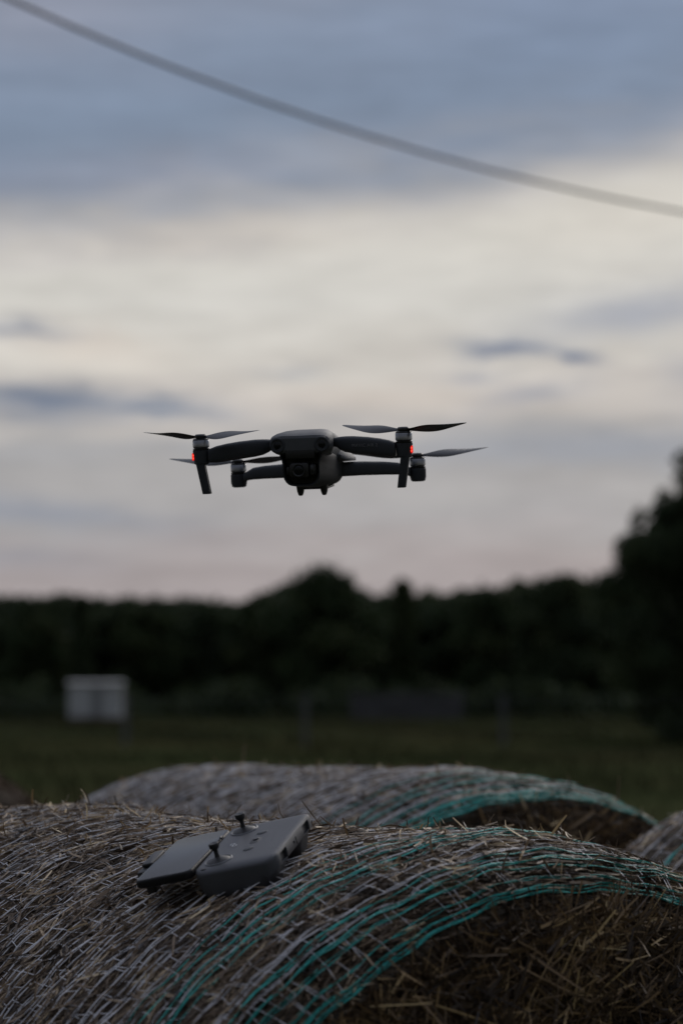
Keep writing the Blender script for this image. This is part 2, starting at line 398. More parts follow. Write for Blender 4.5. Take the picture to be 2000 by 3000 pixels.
mb.box(-.16, .31, -.045, -.031, .40, .48); mb.box(-.16, .31, -.045, -.031, 1.15, 1.23)
dr = mb.build('door', m_whited, hut, False)
MB().cyl((.26, -.05, .82), (.26, -.09, .82), .02).build('handle', m_plinth, dr)
mb = MB(); mb.loft([[(-1.2, -.12, 1.51), (1.2, -.12, 1.51), (1.2, -.12, 1.55), (-1.2, -.12, 1.55)], [(-1.2, 1.65, 1.60), (1.2, 1.65, 1.60), (1.2, 1.65, 1.64), (-1.2, 1.65, 1.64)]])
mb.build('roof', m_whited, hut, False)
MB().box(-1.14, 1.14, -.03, 1.55, -.1, .157).build('plinth', m_plinth, hut, False)

m_oldwood = mat('weathered_boards', (.062, .062, .066), .85, .3, 2)
def board_fence(x0, x1, Y, h, label):
    o = empty('board_fence', ((x0+x1)/2, Y, 0)); tag(o, label, 'fence'); L_ = (x1-x0)/2
    mb = MB(); x = -L_; r = random.Random(int(x0*10))
    while x < L_-.1:
        mb.box(x+.004, x+.146, 0, .022, .05, h*r.uniform(.93, 1.03)); x += .15
    mb.build('boards', m_oldwood, o, False)
    for z in (.3, h*.8): MB().box(-L_, L_, .023, .07, z, z+.07).build('rail', m_oldwood, o, False)
    k = int(2*L_/1.4)
    for i in range(k+1):
        xx = -L_+2*L_*i/k; MB().box(xx-.05, xx+.05, .071, .17, -.1, h*1.12).build('post', m_oldwood, o, False)
board_fence(.35, 4.4, 88, 1.0, 'weathered grey board fence in middle of far field edge')
board_fence(10.4, 13.6, 84, .95, 'short grey board fence below the tall right-hand tree')

m_post = mat('grey_post', (.09, .095, .096), .85, .25, 8); m_wire = mat('fence_wire', (.2, .2, .21), .5, metal=.8)
fe = empty('wire_fence', (-.8, 54, 0)); tag(fe, 'wire fence on thin grey posts crossing the field', 'fence')
for x in (-12.2, -8.2, -4.0, 0, 4.4, 8.6, 12.8):
    mb = MB(); lean = random.uniform(-.02, .02); mb.loft([[(x+dx+lean*z, dy, z) for dx, dy in rrect(-.06, .06, -.05, .05, .02, 2)] for z in (-.2, .5, 1.12, 1.14)])
    mb.build('post', m_post, fe)
for z in (.3, .6, .9, 1.08):
    mb = MB(); mb.tube([(-12.2+i*.5, -.065, z-.02*math.sin(math.pi*(i % 8)/8)) for i in range(51)], .0022, 4); mb.build('wire', m_wire, fe)

# ------------------------------------------------------------------ bales
m_core = mat('straw_core', (.10, .085, .066), .95, .45, 30, bump=1, bscale=120)
m_core_end = mat('straw_core_end', (.07, .052, .034), .95, .5, 30, bump=1, bscale=120)
m_straw = strand_mat('straw_weathered', [(0, (.022, .014, .009)), (.3, (.10, .069, .045)), (.6, (.25, .182, .122)), (.84, (.46, .35, .225)), (1, (.72, .58, .37))], .6, .12)
m_straw_end = strand_mat('straw_golden', [(0, (.022, .014, .009)), (.36, (.085, .056, .031)), (.66, (.27, .178, .088)), (.86, (.56, .41, .21)), (1, (.85, .69, .40))], .5, .08)
m_net = strand_mat('net_white', [(0, (.58, .58, .60)), (1, (.92, .92, .95))], .42, .15)
m_teal = strand_mat('net_teal', [(0, (.025, .34, .31)), (1, (.06, .62, .54))], .4, .15)

def fbm1(x, seed, f0=1., octv=4):
    r = np.random.default_rng(seed); y = np.zeros_like(x); a = 1.; f = f0
    for _ in range(octv):
        y += a*np.sin(x*f+r.uniform(0, 6.28))*np.cos(x*f*.61+r.uniform(0, 6.28)); a *= .55; f *= 2.1
    return y
class Bale:
    keepout = None
    def __init__(s, near, th, Lb, sh, w_, Rb=.65, seed=1, knots=None, label='', yard=None):
        s.c = np.array([near[0], near[1], Rb-.03]); s.a = np.array([-math.sin(th), math.cos(th), 0]); s.h = np.array([math.cos(th), math.sin(th), 0]); s.z = np.array([0, 0, 1.])
        if yard is not None: s.c[2] = yard-Rb
        s.L = Lb; s.sh = sh; s.w = w_; s.R = Rb; s.seed = seed; s.kn = knots or ([0, Lb], [0, 0])
        mid = s.c+s.a*Lb/2
        s.root = empty('round_bale', (mid[0], mid[1], s.c[2]-Rb)); tag(s.root, label, 'bale', 'round straw bales in net wrap')
        s.o = np.array([mid[0], mid[1], s.c[2]-Rb])
    def rad(s, S, al):
        e = np.minimum(S, s.L-S); q = s.R-s.sh*np.exp(-np.maximum(e, 0)/s.w)
        q = q+np.interp(S, *s.kn)
        q = q+.0035*np.sin(S*23+al*3+s.seed)*np.cos(al*9-S*7+s.seed)+.0022*np.sin(S*61+al*11)*np.sin(al*37+S*13)
        return q
    def P(s, S, al, dr=0.):
        r = s.rad(S, al)+dr
        return s.c+S[..., None]*s.a+(r*np.cos(al))[..., None]*s.h+(r*np.sin(al))[..., None]*s.z-s.o
    def frame(s, al):
        n = np.cos(al)[..., None]*s.h+np.sin(al)[..., None]*s.z
        t = -np.sin(al)[..., None]*s.h+np.cos(al)[..., None]*s.z
        return n, t
    def core(s):
        na = 220; SS = np.concatenate([[0.0, .004, .012, .03, .06], np.linspace(.1, s.L-.1, 34), [s.L-.06, s.L-.03, s.L-.012, s.L-.004, s.L]])
        al = np.linspace(0, 2*np.pi, na, endpoint=False); A, B = np.meshgrid(SS, al, indexing='ij')
        V = s.P(A, B, -.008).reshape(-1, 3); k = len(SS); F = []
        i, j = np.meshgrid(np.arange(k-1), np.arange(na), indexing='ij'); a0 = (i*na+j).ravel(); a1 = (i*na+(j+1) % na).ravel()
        F = np.stack([a0, a1, a1+na, a0+na], -1)
        s.ocore = link('straw_body', npmesh('straw_body', V, F, smooth=True), m_core, s.root)
        # end faces: bulging discs with hollows
        for e, S0 in ((0, 0.), (1, s.L)):
            rr = np.linspace(0, 1, 26); Rg, Al = np.meshgrid(rr, al, indexing='ij')
            q = Rg*(s.rad(np.full_like(Al, S0), Al)-.009); sg = -1 if e == 0 else 1
            off = s.enddepth(Rg, Al)
            V = s.c+(S0+sg*off)[..., None]*s.a+(q*np.cos(Al))[..., None]*s.h+(q*np.sin(Al))[..., None]*s.z-s.o
            i, j = np.meshgrid(np.arange(25), np.arange(na), indexing='ij'); a0 = (i*na+j).ravel(); a1 = (i*na+(j+1) % na).ravel()
            link('end_face', npmesh('end_face', V.reshape(-1, 3), np.stack([a0, a1, a1+na, a0+na], -1), smooth=True), m_core_end, s.root)
    def enddepth(s, u, al):
        x = u*np.cos(al)*s.R; y = u*np.sin(al)*s.R
        return (.036*(1-u**9) - .004*np.exp(-((u-.93)/.03)**2) + .010*np.sin(x*21+s.seed)*np.cos(y*19)*(1-u**6)+.006*np.sin(x*47+y*31)*(1-u**6))-.004
    def strands(s, name, P, T_, B_, Nn, ln, wd, bend, r, m, rnd, roll_s=.5, segs=3, cbs=.12):
        if s.keepout is not None:
            ok = np.ones(len(P), bool)
            for u in (-.5, 0, .5): ok &= ~s.keepout(P+T_*(ln*u)[:, None]+s.o)
            P, T_, B_, Nn, ln, wd, bend, rnd = (q[ok] for q in (P, T_, B_, Nn, ln, wd, bend, rnd))
        n = len(P); roll = r.normal(0, roll_s, n)
        W = B_*np.cos(roll)[:, None]+Nn*np.sin(roll)[:, None]; W *= (wd/2)[:, None]
        us = np.linspace(-.5, .5, segs+1); cb = r.normal(0, cbs, n)
        rows = []
        for u in us:
            c_ = P+T_*(ln*u)[:, None]-Nn*(bend*(2*u)**2*ln)[:, None]+B_*(cb*((2*u)**2)*ln*.5)[:, None]
            tp = 1-.35*abs(2*u)**3
            rows += [c_-W*tp, c_+W*tp]
        V = np.stack(rows, 1).reshape(-1, 3); k = 2*(segs+1); base = np.arange(n)*k; F = []
        for i in range(segs): F.append(np.stack([base+2*i, base+2*i+1, base+2*i+3, base+2*i+2], -1))
        F = np.stack(F, 1).reshape(-1, 4)
        return link(name, npmesh(name, V, F, {'rnd': np.repeat(rnd, k)}), m, s.root)
    def straw(s, n, al0, al1, wmul=1., stick=.010, lmul=1.):
        r = np.random.default_rng(s.seed*7+1); S = r.uniform(0.0, s.L, n); al = R(al0)+R(al1-al0)*r.uniform(0, 1, n)
        Nn, Tc = s.frame(al); A = np.broadcast_to(s.a, Nn.shape)
        # clusters: patches of matted straw share a direction
        ph = np.where(r.uniform(size=n) < .5, r.normal(0, .4, n), r.uniform(-np.pi, np.pi, n)) + .35*np.sin(S*14+al*17)
        T_ = Tc*np.cos(ph)[:, None]+A*np.sin(ph)[:, None]; B_ = -Tc*np.sin(ph)[:, None]+A*np.cos(ph)[:, None]
        up = r.normal(0, .045, n); out = r.uniform(size=n) < stick; up[out] = r.uniform(.2, 1.2, out.sum())
        ln = lmul*r.gamma(2.6, .0066, n)+.005; ln[out] *= .75
        wd = wmul*np.clip(r.lognormal(math.log(.0015), .45, n), .0006, .005)
        dr = np.where(r.uniform(size=n) < .13, r.uniform(.001, .006, n), r.uniform(-.009, .0012, n))+.0022*np.sin(S*90+al*70)*np.sin(S*41-al*33); dr[out] += np.sin(up[out])*ln[out]*.4
        T2 = T_*np.cos(up)[:, None]+Nn*np.sin(up)[:, None]; N2 = Nn*np.cos(up)[:, None]-T_*np.sin(up)[:, None]
        P = s.P(S, al, dr); bend = np.clip(r.normal(0.0, .02, n)+ln/s.R*.12, -.1, .1)
        rnd = np.clip(r.beta(1.7, 2.5, n)+.17*np.sin(S*19+al*23)*np.cos(S*31-al*13)+.10*np.sin(S*57+al*49), 0, 1)
        tag(s.strands('loose_straw', P, T2, B_, N2, ln, wd, bend, r, m_straw, rnd, cbs=.05), kind='stuff')
        # broken ends that stand up from the crest, seen against what is behind
        n = max(30, n//420); S = r.uniform(0, s.L, n); al = r.uniform(R(72), R(108), n); Nn, Tc = s.frame(al); A = np.broadcast_to(s.a, Nn.shape)
        ph = r.uniform(-np.pi, np.pi, n); up = np.abs(r.normal(0, .45, n))+.08; T_ = Tc*np.cos(ph)[:, None]+A*np.sin(ph)[:, None]; B_ = -Tc*np.sin(ph)[:, None]+A*np.cos(ph)[:, None]
        T2 = T_*np.cos(up)[:, None]+Nn*np.sin(up)[:, None]; N2 = Nn*np.cos(up)[:, None]-T_*np.sin(up)[:, None]; ln = r.uniform(.008, .034, n)
        tf = s.strands('straw_tufts', s.P(S, al, .004+np.sin(up)*ln*.35), T2, B_, N2, ln, r.uniform(.0012, .003, n), r.normal(0, .1, n), r, m_straw_end, r.beta(2.5, 2.0, n)); tag(tf, kind='stuff')
    def endstraw(s, n, al0, al1, wmul=1., face=0):
        r = np.random.default_rng(s.seed*13+2); u = np.sqrt(r.uniform(.0, 1.0, n)); al = R(al0)+R(al1-al0)*r.uniform(0, 1, n)
        sg = -1. if face == 0 else 1.; S0 = 0. if face == 0 else s.L
        q = u*(s.rad(np.full(n, S0), al)-.012); Nn = np.broadcast_to(s.a*sg, (n, 3))
        cen, Tc = s.frame(al)
        ph = np.where(r.uniform(size=n) < .5, r.normal(0, .5, n), r.uniform(-np.pi, np.pi, n))+.5*np.sin(q*18+al*5)
        T_ = Tc*np.cos(ph)[:, None]+cen*np.sin(ph)[:, None]; B_ = -Tc*np.sin(ph)[:, None]+cen*np.cos(ph)[:, None]
        up = r.normal(0, .16, n); out = r.uniform(size=n) < .06; up[out] = r.uniform(.25, 1.2, out.sum())
        ln = r.gamma(2.6, .016, n)+.010; ln = np.minimum(ln, .15); ln = np.minimum(ln, np.maximum(.02, (s.R-s.sh-q)*2.2+.03))
        wd = wmul*np.clip(r.lognormal(math.log(.0019), .42, n), .0009, .005)
        off = s.enddepth(u, al)+r.uniform(-.012, .024, n)+np.where(out, np.abs(np.sin(up))*ln*.35, 0)
        T2 = T_*np.cos(up)[:, None]+Nn*np.sin(up)[:, None]; N2 = Nn*np.cos(up)[:, None]-T_*np.sin(up)[:, None]
        P = s.c+(S0+sg*off)[:, None]*s.a+(q*np.cos(al))[:, None]*s.h+(q*np.sin(al))[:, None]*s.z-s.o
        rnd = np.clip(r.beta(1.7, 3.0, n)+.10*np.sin(q*23+al*9), 0, 1)
        tag(s.strands('cut_stalks', P, T2, B_, N2, ln, wd, r.normal(0, .018, n), r, m_straw_end, rnd, cbs=.04), kind='stuff')
    def thread(s, S0, al0, al1, step, width, r, wob, dr0, amp, hide):
        al = np.arange(R(al0), R(al1), step/s.R); n = len(al)
        se = int(r.integers(1e6)); S = S0+wob*fbm1(al, se, 5, 4)+.0004*fbm1(al, se+5, 60, 2)
        dr = dr0+amp*fbm1(al, se+1, 23, 3)-hide*np.maximum(0, fbm1(al, se+2, 9, 3)-.55)
        return al, S, dr
    def ribbon(s, al, S, dr, width, r, V, F, A_):
        Pp = s.P(S, al, dr); n, Tc = s.frame(al); B_ = np.broadcast_to(s.a, n.shape)
        tw = .5*fbm1(al, int(r.integers(1e6)), 30, 2); W = (B_*np.cos(tw)[:, None]+n*np.sin(tw)[:, None])*width/2
        H_ = n*width*.22; b0 = sum(len(v) for v in V)
        X = np.stack([Pp-W, Pp+H_, Pp+W, Pp-H_], 1).reshape(-1, 3); V.append(X); k = len(al)
        i = np.arange(k-1)*4+b0
        for j in range(4): F.append(np.stack([i+j, i+(j+1) % 4, i+4+(j+1) % 4, i+4+j], -1))
        A_.append(np.repeat(np.clip(.5+.4*fbm1(al, int(r.integers(1e6)), 12, 3), 0, 1), 4))
    def net(s, layers, teal, al0=25, al1=165, wid=.0017, zig=True, tealw=.0019, step=.006):
        r = np.random.default_rng(s.seed*31+5); V, F, A_ = [], [], []; ZV, ZF, ZA = [], [], []
        tS = np.array([t_[0] for t_ in teal]) if teal else np.array([9.])
        for off, sp_, hide in layers:
            rows = []
            for S0 in np.arange(off, s.L-.005, sp_):
                if np.min(np.abs(tS-S0)) < .006: rows.append(None)
                al, S, dr = s.thread(S0+r.normal(0, .0015), al0, al1, step, wid, r, .0014, .0034, .0010, hide)
                if rows and rows[-1] is None: rows[-1] = (al, S, dr); continue
                rows.append((al, S, dr)); self_w = wid*r.uniform(.8, 1.25)
                s.ribbon(al, S, dr, self_w, r, V, F, A_)
                if r.uniform() < .45: s.ribbon(al, S+.0022+.001*fbm1(al, int(r.integers(1e6)), 9, 2), dr-.0006, self_w*.8, r, V, F, A_)
            if zig:
                for q in range(len(rows)-1):
                    a1, S1, d1 = rows[q]; a2, S2, d2 = rows[q+1]; stp = .0150/s.R; al = R(al0)+.001+r.uniform(0, .04); side = 0; pts = []
                    while al < R(al1)-.03:
                        jit = r.normal(0, stp*.12)
                        pts.append((al+jit, np.interp(al+jit, *( (a1, S1) if side == 0 else (a2, S2) )), np.interp(al, *((a1, d1) if side == 0 else (a2, d2)))))
                        if len(pts) % 2: al += stp*.28; side = 1-side
                        else: al += stp*1.3
                    p = np.array(pts); keep = r.uniform(size=len(p)) < .58
                    pass
                    for i in range(len(p)-1):
                        if not keep[i]: continue
                        al_ = np.linspace(p[i, 0], p[i+1, 0], 3); S_2 = np.linspace(p[i, 1], p[i+1, 1], 3); d_ = np.linspace(p[i, 2], p[i+1, 2], 3)+np.array([0, r.normal(-.0003, .0006), 0])
                        ZV.append((al_, S_2, d_))
        if ZV:
            al_ = np.array([z[0] for z in ZV]); S_2 = np.array([z[1] for z in ZV]); d_ = np.array([z[2] for z in ZV])
            Pp = s.P(S_2, al_, d_); D = Pp[:, 2]-Pp[:, 0]; n_, _ = s.frame(al_[:, 1]); W = np.cross(D, n_); W /= np.linalg.norm(W, axis=1)[:, None]+1e-9; W = W*wid*.28
            X = np.stack([Pp[:, 0]-W, Pp[:, 0]+W, Pp[:, 1]-W, Pp[:, 1]+W, Pp[:, 2]-W, Pp[:, 2]+W], 1).reshape(-1, 3)
            b0 = sum(len(v) for v in V); i = np.arange(len(Pp))*6+b0; V.append(X)
            F.append(np.stack([i, i+1, i+3, i+2], -1)); F.append(np.stack([i+2, i+3, i+5, i+4], -1)); A_.append(np.full(len(X), .35))
        o = link('net_wrap', npmesh('net_wrap', np.concatenate(V), np.concatenate(F), {'rnd': np.concatenate(A_)}), m_net, s.root)
        if teal:
            V, F, A_ = [], [], []
            for S0, cnt, spread in teal:
                for i in range(cnt):
                    al, S, dr = s.thread(S0+r.normal(0, spread), al0, al1, step, tealw, r, .0012, .0046, .0010, .0055)
                    s.ribbon(al, np.maximum(S, -.004), dr, tealw*r.uniform(.7, 1.35), r, V, F, A_)
            link('teal_net_edge', npmesh('teal_net_edge', np.concatenate(V), np.concatenate(F), {'rnd': np.concatenate(A_)}), m_teal, s.root)

TEAL = [(.000, 3, .0012), (.005, 4, .0014), (.013, 2, .0012), (.028, 2, .001), (.039, 3, .0015), (.056, 2, .0010), (.112, 2, .0012), (.127, 2, .0012), (.147, 2, .0012), (.166, 1, .001), (.188, 1, .001)]
b1 = Bale((.247, 2.577), .687, 1.186, .048, .036, seed=3, yard=1.30, label='nearest round straw bale, carrying the controller and phone',
          knots=([0, .05, .1, .16, .24, .34, .5, .72, .9, 1.19], [0, .001, .005, .006, .005, .001, -.007, -.006, -.001, .003]))
RCM = np.array(((.927, .254, -.278), (-.315, .926, -.205), (.205, .278, .938))); RCP = np.array((-.0984, 2.7006, -.179))*.985+np.array((0, 0, CZ))
def near_devices(X):
    q = (X-RCP)@RCM
    return ((q[:, 0] > -.122) & (q[:, 0] < .051) & (np.abs(q[:, 1]) < .079) & (q[:, 2] > -.024) & (q[:, 2] < .08)) | ((np.abs(q[:, 0]) < .05) & (np.abs(q[:, 1]) < .079) & (q[:, 2] > -.040) & (q[:, 2] < .08))
b1.keepout = near_devices
b1.core(); b1.straw(235000, 20, 165); b1.endstraw(62000, -12, 192)
b1.net([(.004, .0215, .009), (.013, .027, .012)], TEAL)
TEAL2 = [(.002, 6, .003), (.012, 4, .002), (.028, 3, .003), (.034, 2, .002), (.06, 2, .003), (.10, 2, .002), (.135, 1, .002), (.19, 1, .002)]
b2 = Bale((.335, 4.106), .554, 1.216, .036, .085, seed=5, yard=CZ-.168, label='round straw bale behind the nearest one, with teal edge band',
          knots=([0, .1, .3, .5, .8, 1.05, 1.216], [0, .004, .006, -.002, -.01, -.010, .012]))
b2.core(); b2.straw(42000, 30, 160, 1.6, lmul=1.3); b2.endstraw(16000, 0, 180, 1.5); b2.net([(.004, .027, .004), (.013, .031, .005)], TEAL2, wid=.0024, zig=True, step=.012, tealw=.003)
th3 = .687; a3 = np.array([-math.sin(th3), math.cos(th3)]); f3 = np.array([.69, 4.25]); n3_ = f3-1.2*a3
b3 = Bale(n3_, th3, 1.2, .045, .05, seed=8, yard=1.30, label='round straw bale cut off by the right edge of the picture')
b3.core(); b3.straw(26000, 60, 185, 1.5, lmul=1.3); b3.endstraw(5000, 0, 180, 1.8); b3.net([(.004, .033, .010)], [(.01, 5, .003), (.9, 3, .004), (.96, 3, .003), (1.02, 2, .003)], wid=.0020, step=.012, tealw=.003, al0=60, al1=185)
b4 = Bale((-1.225, 6.25), R(8), 1.2, .03, .05, seed=9, yard=1.29, label='dark brown straw bale without netting, farthest back at left edge')
m_straw_dark = strand_mat('straw_dark', [(0, (.024, .016, .011)), (.6, (.075, .05, .033)), (1, (.18, .125, .075))], .8, .05, .1)
_k, _k2 = m_straw, m_straw_end; m_straw = m_straw_end = m_straw_dark; m_core = m_core_end; b4.core(); b4.straw(14000, 10, 170, 2.2, lmul=1.5); b4.endstraw(18000, -10, 190, 2.0); m_straw, m_straw_end = _k, _k2

# ------------------------------------------------------------------ overhead cable
m_cable = mat('cable_sheath', (.06, .06, .065), .6, .2, 40)
pc = [(25, 0), (255, 89), (510, 198), (766, 296), (1020, 383), (1276, 457), (1531, 522), (1786, 580), (2000, 621)]
cf = np.polyfit([p[0] for p in pc], [p[1] for p in pc], 2)
pts = []
for px in np.linspace(-2600, 4200, 120):
    Y = 12.5+ (px-1000)/2000*5.5; py = np.polyval(cf, px); pts.append(wpt(px, py, Y))
cb = MB().tube([p-pts[60] for p in pts], .0098, 10).build('overhead_cable', m_cable); cb.location = pts[60]
tag(cb, 'thick dark overhead cable sagging across the upper sky', 'cable')


# ------------------------------------------------------------------ drone (millimetres, nose towards -Y)
MM = .001
m_dg = mat('drone_grey', (.042, .046, .053), .62, spec=.25, var=.06, scale=60, bump=.15, bscale=2500)
m_dl = mat('drone_light_grey', (.08, .085, .093), .6, spec=.3, var=.05, scale=60, bump=.15, bscale=2500)
m_dk = mat('dark_plastic', (.012, .012, .013), .45, .1, 80)
m_motor = mat('motor_metal', (.30, .31, .33), .32, .06, 200, metal=.85)
m_lens = mat('lens_glass', (.004, .005, .007), .28, spec=.35)
m_prop = mat('propeller_plastic', (.02, .02, .022), .42, .06, 60)
m_mark = mat('print_grey', (.17, .175, .185), .5)
m_red = bpy.data.materials.new('red_light'); m_red.use_nodes = True
_b = m_red.node_tree.nodes['Principled BSDF']; _b.inputs['Base Color'].default_value = (.6, .02, .01, 1)
_b.inputs['Emission Color'].default_value = (1, .012, .008, 1); _b.inputs['Emission Strength'].default_value = .6
m_redhot = bpy.data.materials.new('red_light_core'); m_redhot.use_nodes = True
_b = m_redhot.node_tree.nodes['Principled BSDF']; _b.inputs['Base Color'].default_value = (.8, .1, .05, 1)
_b.inputs['Emission Color'].default_value = (1, .05, .03, 1); _b.inputs['Emission Strength'].default_value = 2.2

dp = wpt(884, 1300, 2.86)
drone = empty('drone', dp)
yaw, pitch, roll = R(9), R(7.6), R(-2.4)
# yaw: nose towards the left of the picture; pitch: nose down; roll: right side up
drone.rotation_euler = (Matrix.Rotation(roll, 3, 'Y') @ Matrix.Rotation(pitch, 3, 'X') @ Matrix.Rotation(yaw*-1, 3, 'Z')).to_euler()
tag(drone, 'grey folding camera drone hovering with four propellers and red lights', 'drone')

def smooth_closed(P, it=1):
    P = [Vector(p) for p in P]
    for _ in range(it):
        Q = []
        for i, p in enumerate(P):
            q = P[(i+1) % len(P)]; Q += [p*.75+q*.25, p*.25+q*.75]
        P = Q
    return P
def mirror(P): return P + [(-x, z) for x, z in P[::-1] if abs(x) > 1e-6]
def section(half, y, it=1):
    P = smooth_closed([(x, 0, z) for x, z in mirror(half)], it); return [(p.x, y, p.z) for p in P]
# upper shell: brow with the two forward sensors, narrowing to the battery back
up_ = [
 (-17, [(0, 7), (20, 7.5), (30, 6.5), (33, 3), (32, -3), (24, -6), (12, -7), (0, -7)]),
 (-15, [(0, 10), (21, 10.5), (32, 9), (36, 5), (35.5, -5), (27, -9), (13, -10), (0, -10)]),
 (-8, [(0, 12), (22, 13), (33, 11), (37, 6), (37, -6), (30, -11), (14, -13), (0, -13)]),
 (6, [(0, 13.5), (22, 14.5), (33, 12), (37, 7), (37, -7), (31, -13), (15, -15), (0, -15)]),
 (30, [(0, 15), (21, 15.5), (31, 12), (34, 6), (33, -8), (29, -16), (15, -18), (0, -18)]),
 (60, [(0, 15), (20, 15), (28, 11), (29, 4), (28, -10), (26, -18), (15, -20), (0, -20)]),
 (100, [(0, 11), (19, 11), (27, 6), (30, -4), (32, -14), (30, -22), (15, -24), (0, -24)]),
 (135, [(0, 4), (18, 4), (27, 0), (35, -10), (37, -18), (34, -26), (15, -28), (0, -28)]),
 (158, [(0, -4), (16, -4), (24, -8), (29, -14), (30, -20), (27, -27), (15, -29), (0, -29)]),
 (164, [(0, -9), (12, -9), (19, -12), (22, -16), (23, -20), (20, -25), (12, -26), (0, -26)])]
mb = MB(); mb.loft([section(h_, y_, 1) for y_, h_ in up_]); shell = mb.build('upper_shell', m_dl, drone, scale=MM, ang=30)
# forward sensor pods
for sx in (-1, 1):
    mb = MB(); x0 = 26.5*sx
    mb.lathe([(-2, 9.5), (3.2, 9.6), (5.0, 8.9), (5.6, 7.6), (5.2, 6.2), (3.4, 5.4)], (x0, -13, -.5), (0, -1, 0), 28)
    pod = mb.build('sensor_pod', m_dg, drone, scale=MM)
    pod.scale = (1, 1, 1)
    MB().lathe([(-1, 5.0), (0, 5.0), (1.3, 3.2), (1.7, 0.1)], (x0, -16.6, -.5), (0, -1, 0), 24).build('sensor_lens', m_lens, pod, scale=MM)
# lower hull with the open bay for the camera
lo_ = [(x_, z_) for x_, z_ in [(0, -8), (24, -8), (26, -14), (22.5, -20), (22.5, -39), (18, -47), (11, -50), (0, -50)]]
lo_b = [(0, -10), (24, -10), (28, -16), (27, -24), (26, -42), (21, -50), (12, -53), (0, -53)]
lo_c = [(0, -12), (24, -12), (29, -18), (29, -28), (28, -46), (22, -54), (12, -57), (0, -57)]
lo_e = [(0, -14), (18, -14), (24, -20), (25, -30), (24, -44), (19, -50), (12, -53), (0, -53)]
def inset(h_, k, cz=-29): return [(x*k, cz+(z-cz)*k) for x, z in h_]
mb = MB()
mb.loft([section(inset(lo_, .88), 22), section(inset(lo_, .88), -8), section(inset(lo_, .91), -12), section(inset(lo_, .98), -12.5), section(lo_, -10), section(lo_b, 30), section(lo_c, 80), section(lo_c, 130), section(lo_e, 158), section(inset(lo_e, .8), 164)])
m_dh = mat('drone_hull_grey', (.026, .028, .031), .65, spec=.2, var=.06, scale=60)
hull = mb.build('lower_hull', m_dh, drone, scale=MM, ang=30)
mb = MB(); mb.loft([section(inset(lo_, .87), 6), section(inset(lo_, .86), 21)]); mb.box(-17.5, 17.5, -16.6, -9, -17, -5.6, 1.2); mb.build('camera_bay', m_dk, drone, scale=MM)
mb = MB(); mb.box(-17, 17, 72, 128, -58.6, -56, 1); mb.build('belly_panel', m_dk, drone, scale=MM)
for sx in (-1, 1):
    MB().loft([[(14.5*sx+p[0]*k, 62+p[1]*k*1.6, z) for p in rrect(-4, 4, -4, 4, 3, 4)] for z, k in ((-52, 1.25), (-60, 1.0), (-64, .7), (-65.4, .45))]).build('belly_foot', m_dk, drone, scale=MM)
    # light flared shoulder over the rear arm root
    mb = MB(); mb.loft([[(sx*x, y_, z) for x, z in ((24, z0), (29, z0-1), (w_, z1+4), (w_+.5, z1), (24, z1-1))] for y_, z0, w_, z1 in
                        ((84, -16, 33, -22), (95, -9, 38, -25), (115, -7, 42, -27), (140, -10, 43, -28), (152, -16, 38, -27))])
    mb.build('rear_shoulder', m_dl, drone, scale=MM, bevel=1)
# camera on its gimbal
gm = MB().box(-13, 10, -19, 2, -39.5, -21.5, 3.2).build('gimbal_camera', m_dk, drone, scale=MM)
MB().lathe([(0, 8), (1.6, 8), (2.0, 7.2), (1.2, 6.2), (.9, 5.8)], (-1.8, -18.8, -30.5), (0, -1, 0), 30).build('lens_ring', m_dk, gm, scale=MM)
MB().lathe([(0, 5.7), (.6, 5.2), (1.1, 3), (1.3, .1)], (-1.8, -19.6, -30.5), (0, -1, 0), 24).build('camera_lens', m_lens, gm, scale=MM)
mb = MB(); mb.lathe([(0, 6.5), (1, 8), (5, 8), (6, 6.5)], (10.6, -9, -30.5), (1, 0, 0), 24); mb.box(13, 18, -14, 14, -37, -24, 2); mb.box(-18, -13.2, -13, 12, -36, -26, 2); mb.box(-18, 18, 10, 15, -36, -18, 2)
mb.build('gimbal_arm', m_dk, drone, scale=MM)

def propeller(x, y, z, ang, flip, parent, name='propeller'):
    hub = MB(); hub.lathe([(0, 5), (1.0, 7.4), (3.6, 7.4), (5.0, 6), (5.4, 0.1)], (0, 0, 0), n=24)
    ho = hub.build(name, m_dk, parent, scale=MM); ho.location = (x*MM, y*MM, z*MM)
    ho.rotation_euler = (0, 0, ang)
    for k in (0, 1):
        rings = []
        for i in range(19):
            u = i/18; rr = 6+84*u
            ch = 3.6+ 19*math.sin(min(1, u*1.9)*math.pi/2)**1.6*(1-u)**.62*1.25 + .6; ch = max(ch*(1 if u < .97 else .6), 1.0)
            tw = R(38*(1-u)**1.3+6)*flip; zz = 1.6+2.6*u+7.5*u**2*.55; sweep = flip*(-4.5*math.sin(u*math.pi*.9))
            ring = []
            for a_, t_ in ((-.45, 0), (-.3, .07), (0, .10), (.3, .06), (.55, 0), (.3, -.02), (0, -.01), (-.3, -.03)):
                cy = a_*ch; cz_ = t_*ch*(.8)+.15
                ring.append((rr, cy*math.cos(tw)-cz_*math.sin(tw)+sweep, zz+cy*math.sin(tw)+cz_*math.cos(tw)))
            rings.append(ring)
        b_ = MB().loft(rings).build('blade', m_prop, ho, scale=MM, ang=60); b_.rotation_euler = (0, 0, math.pi*k)
    return ho
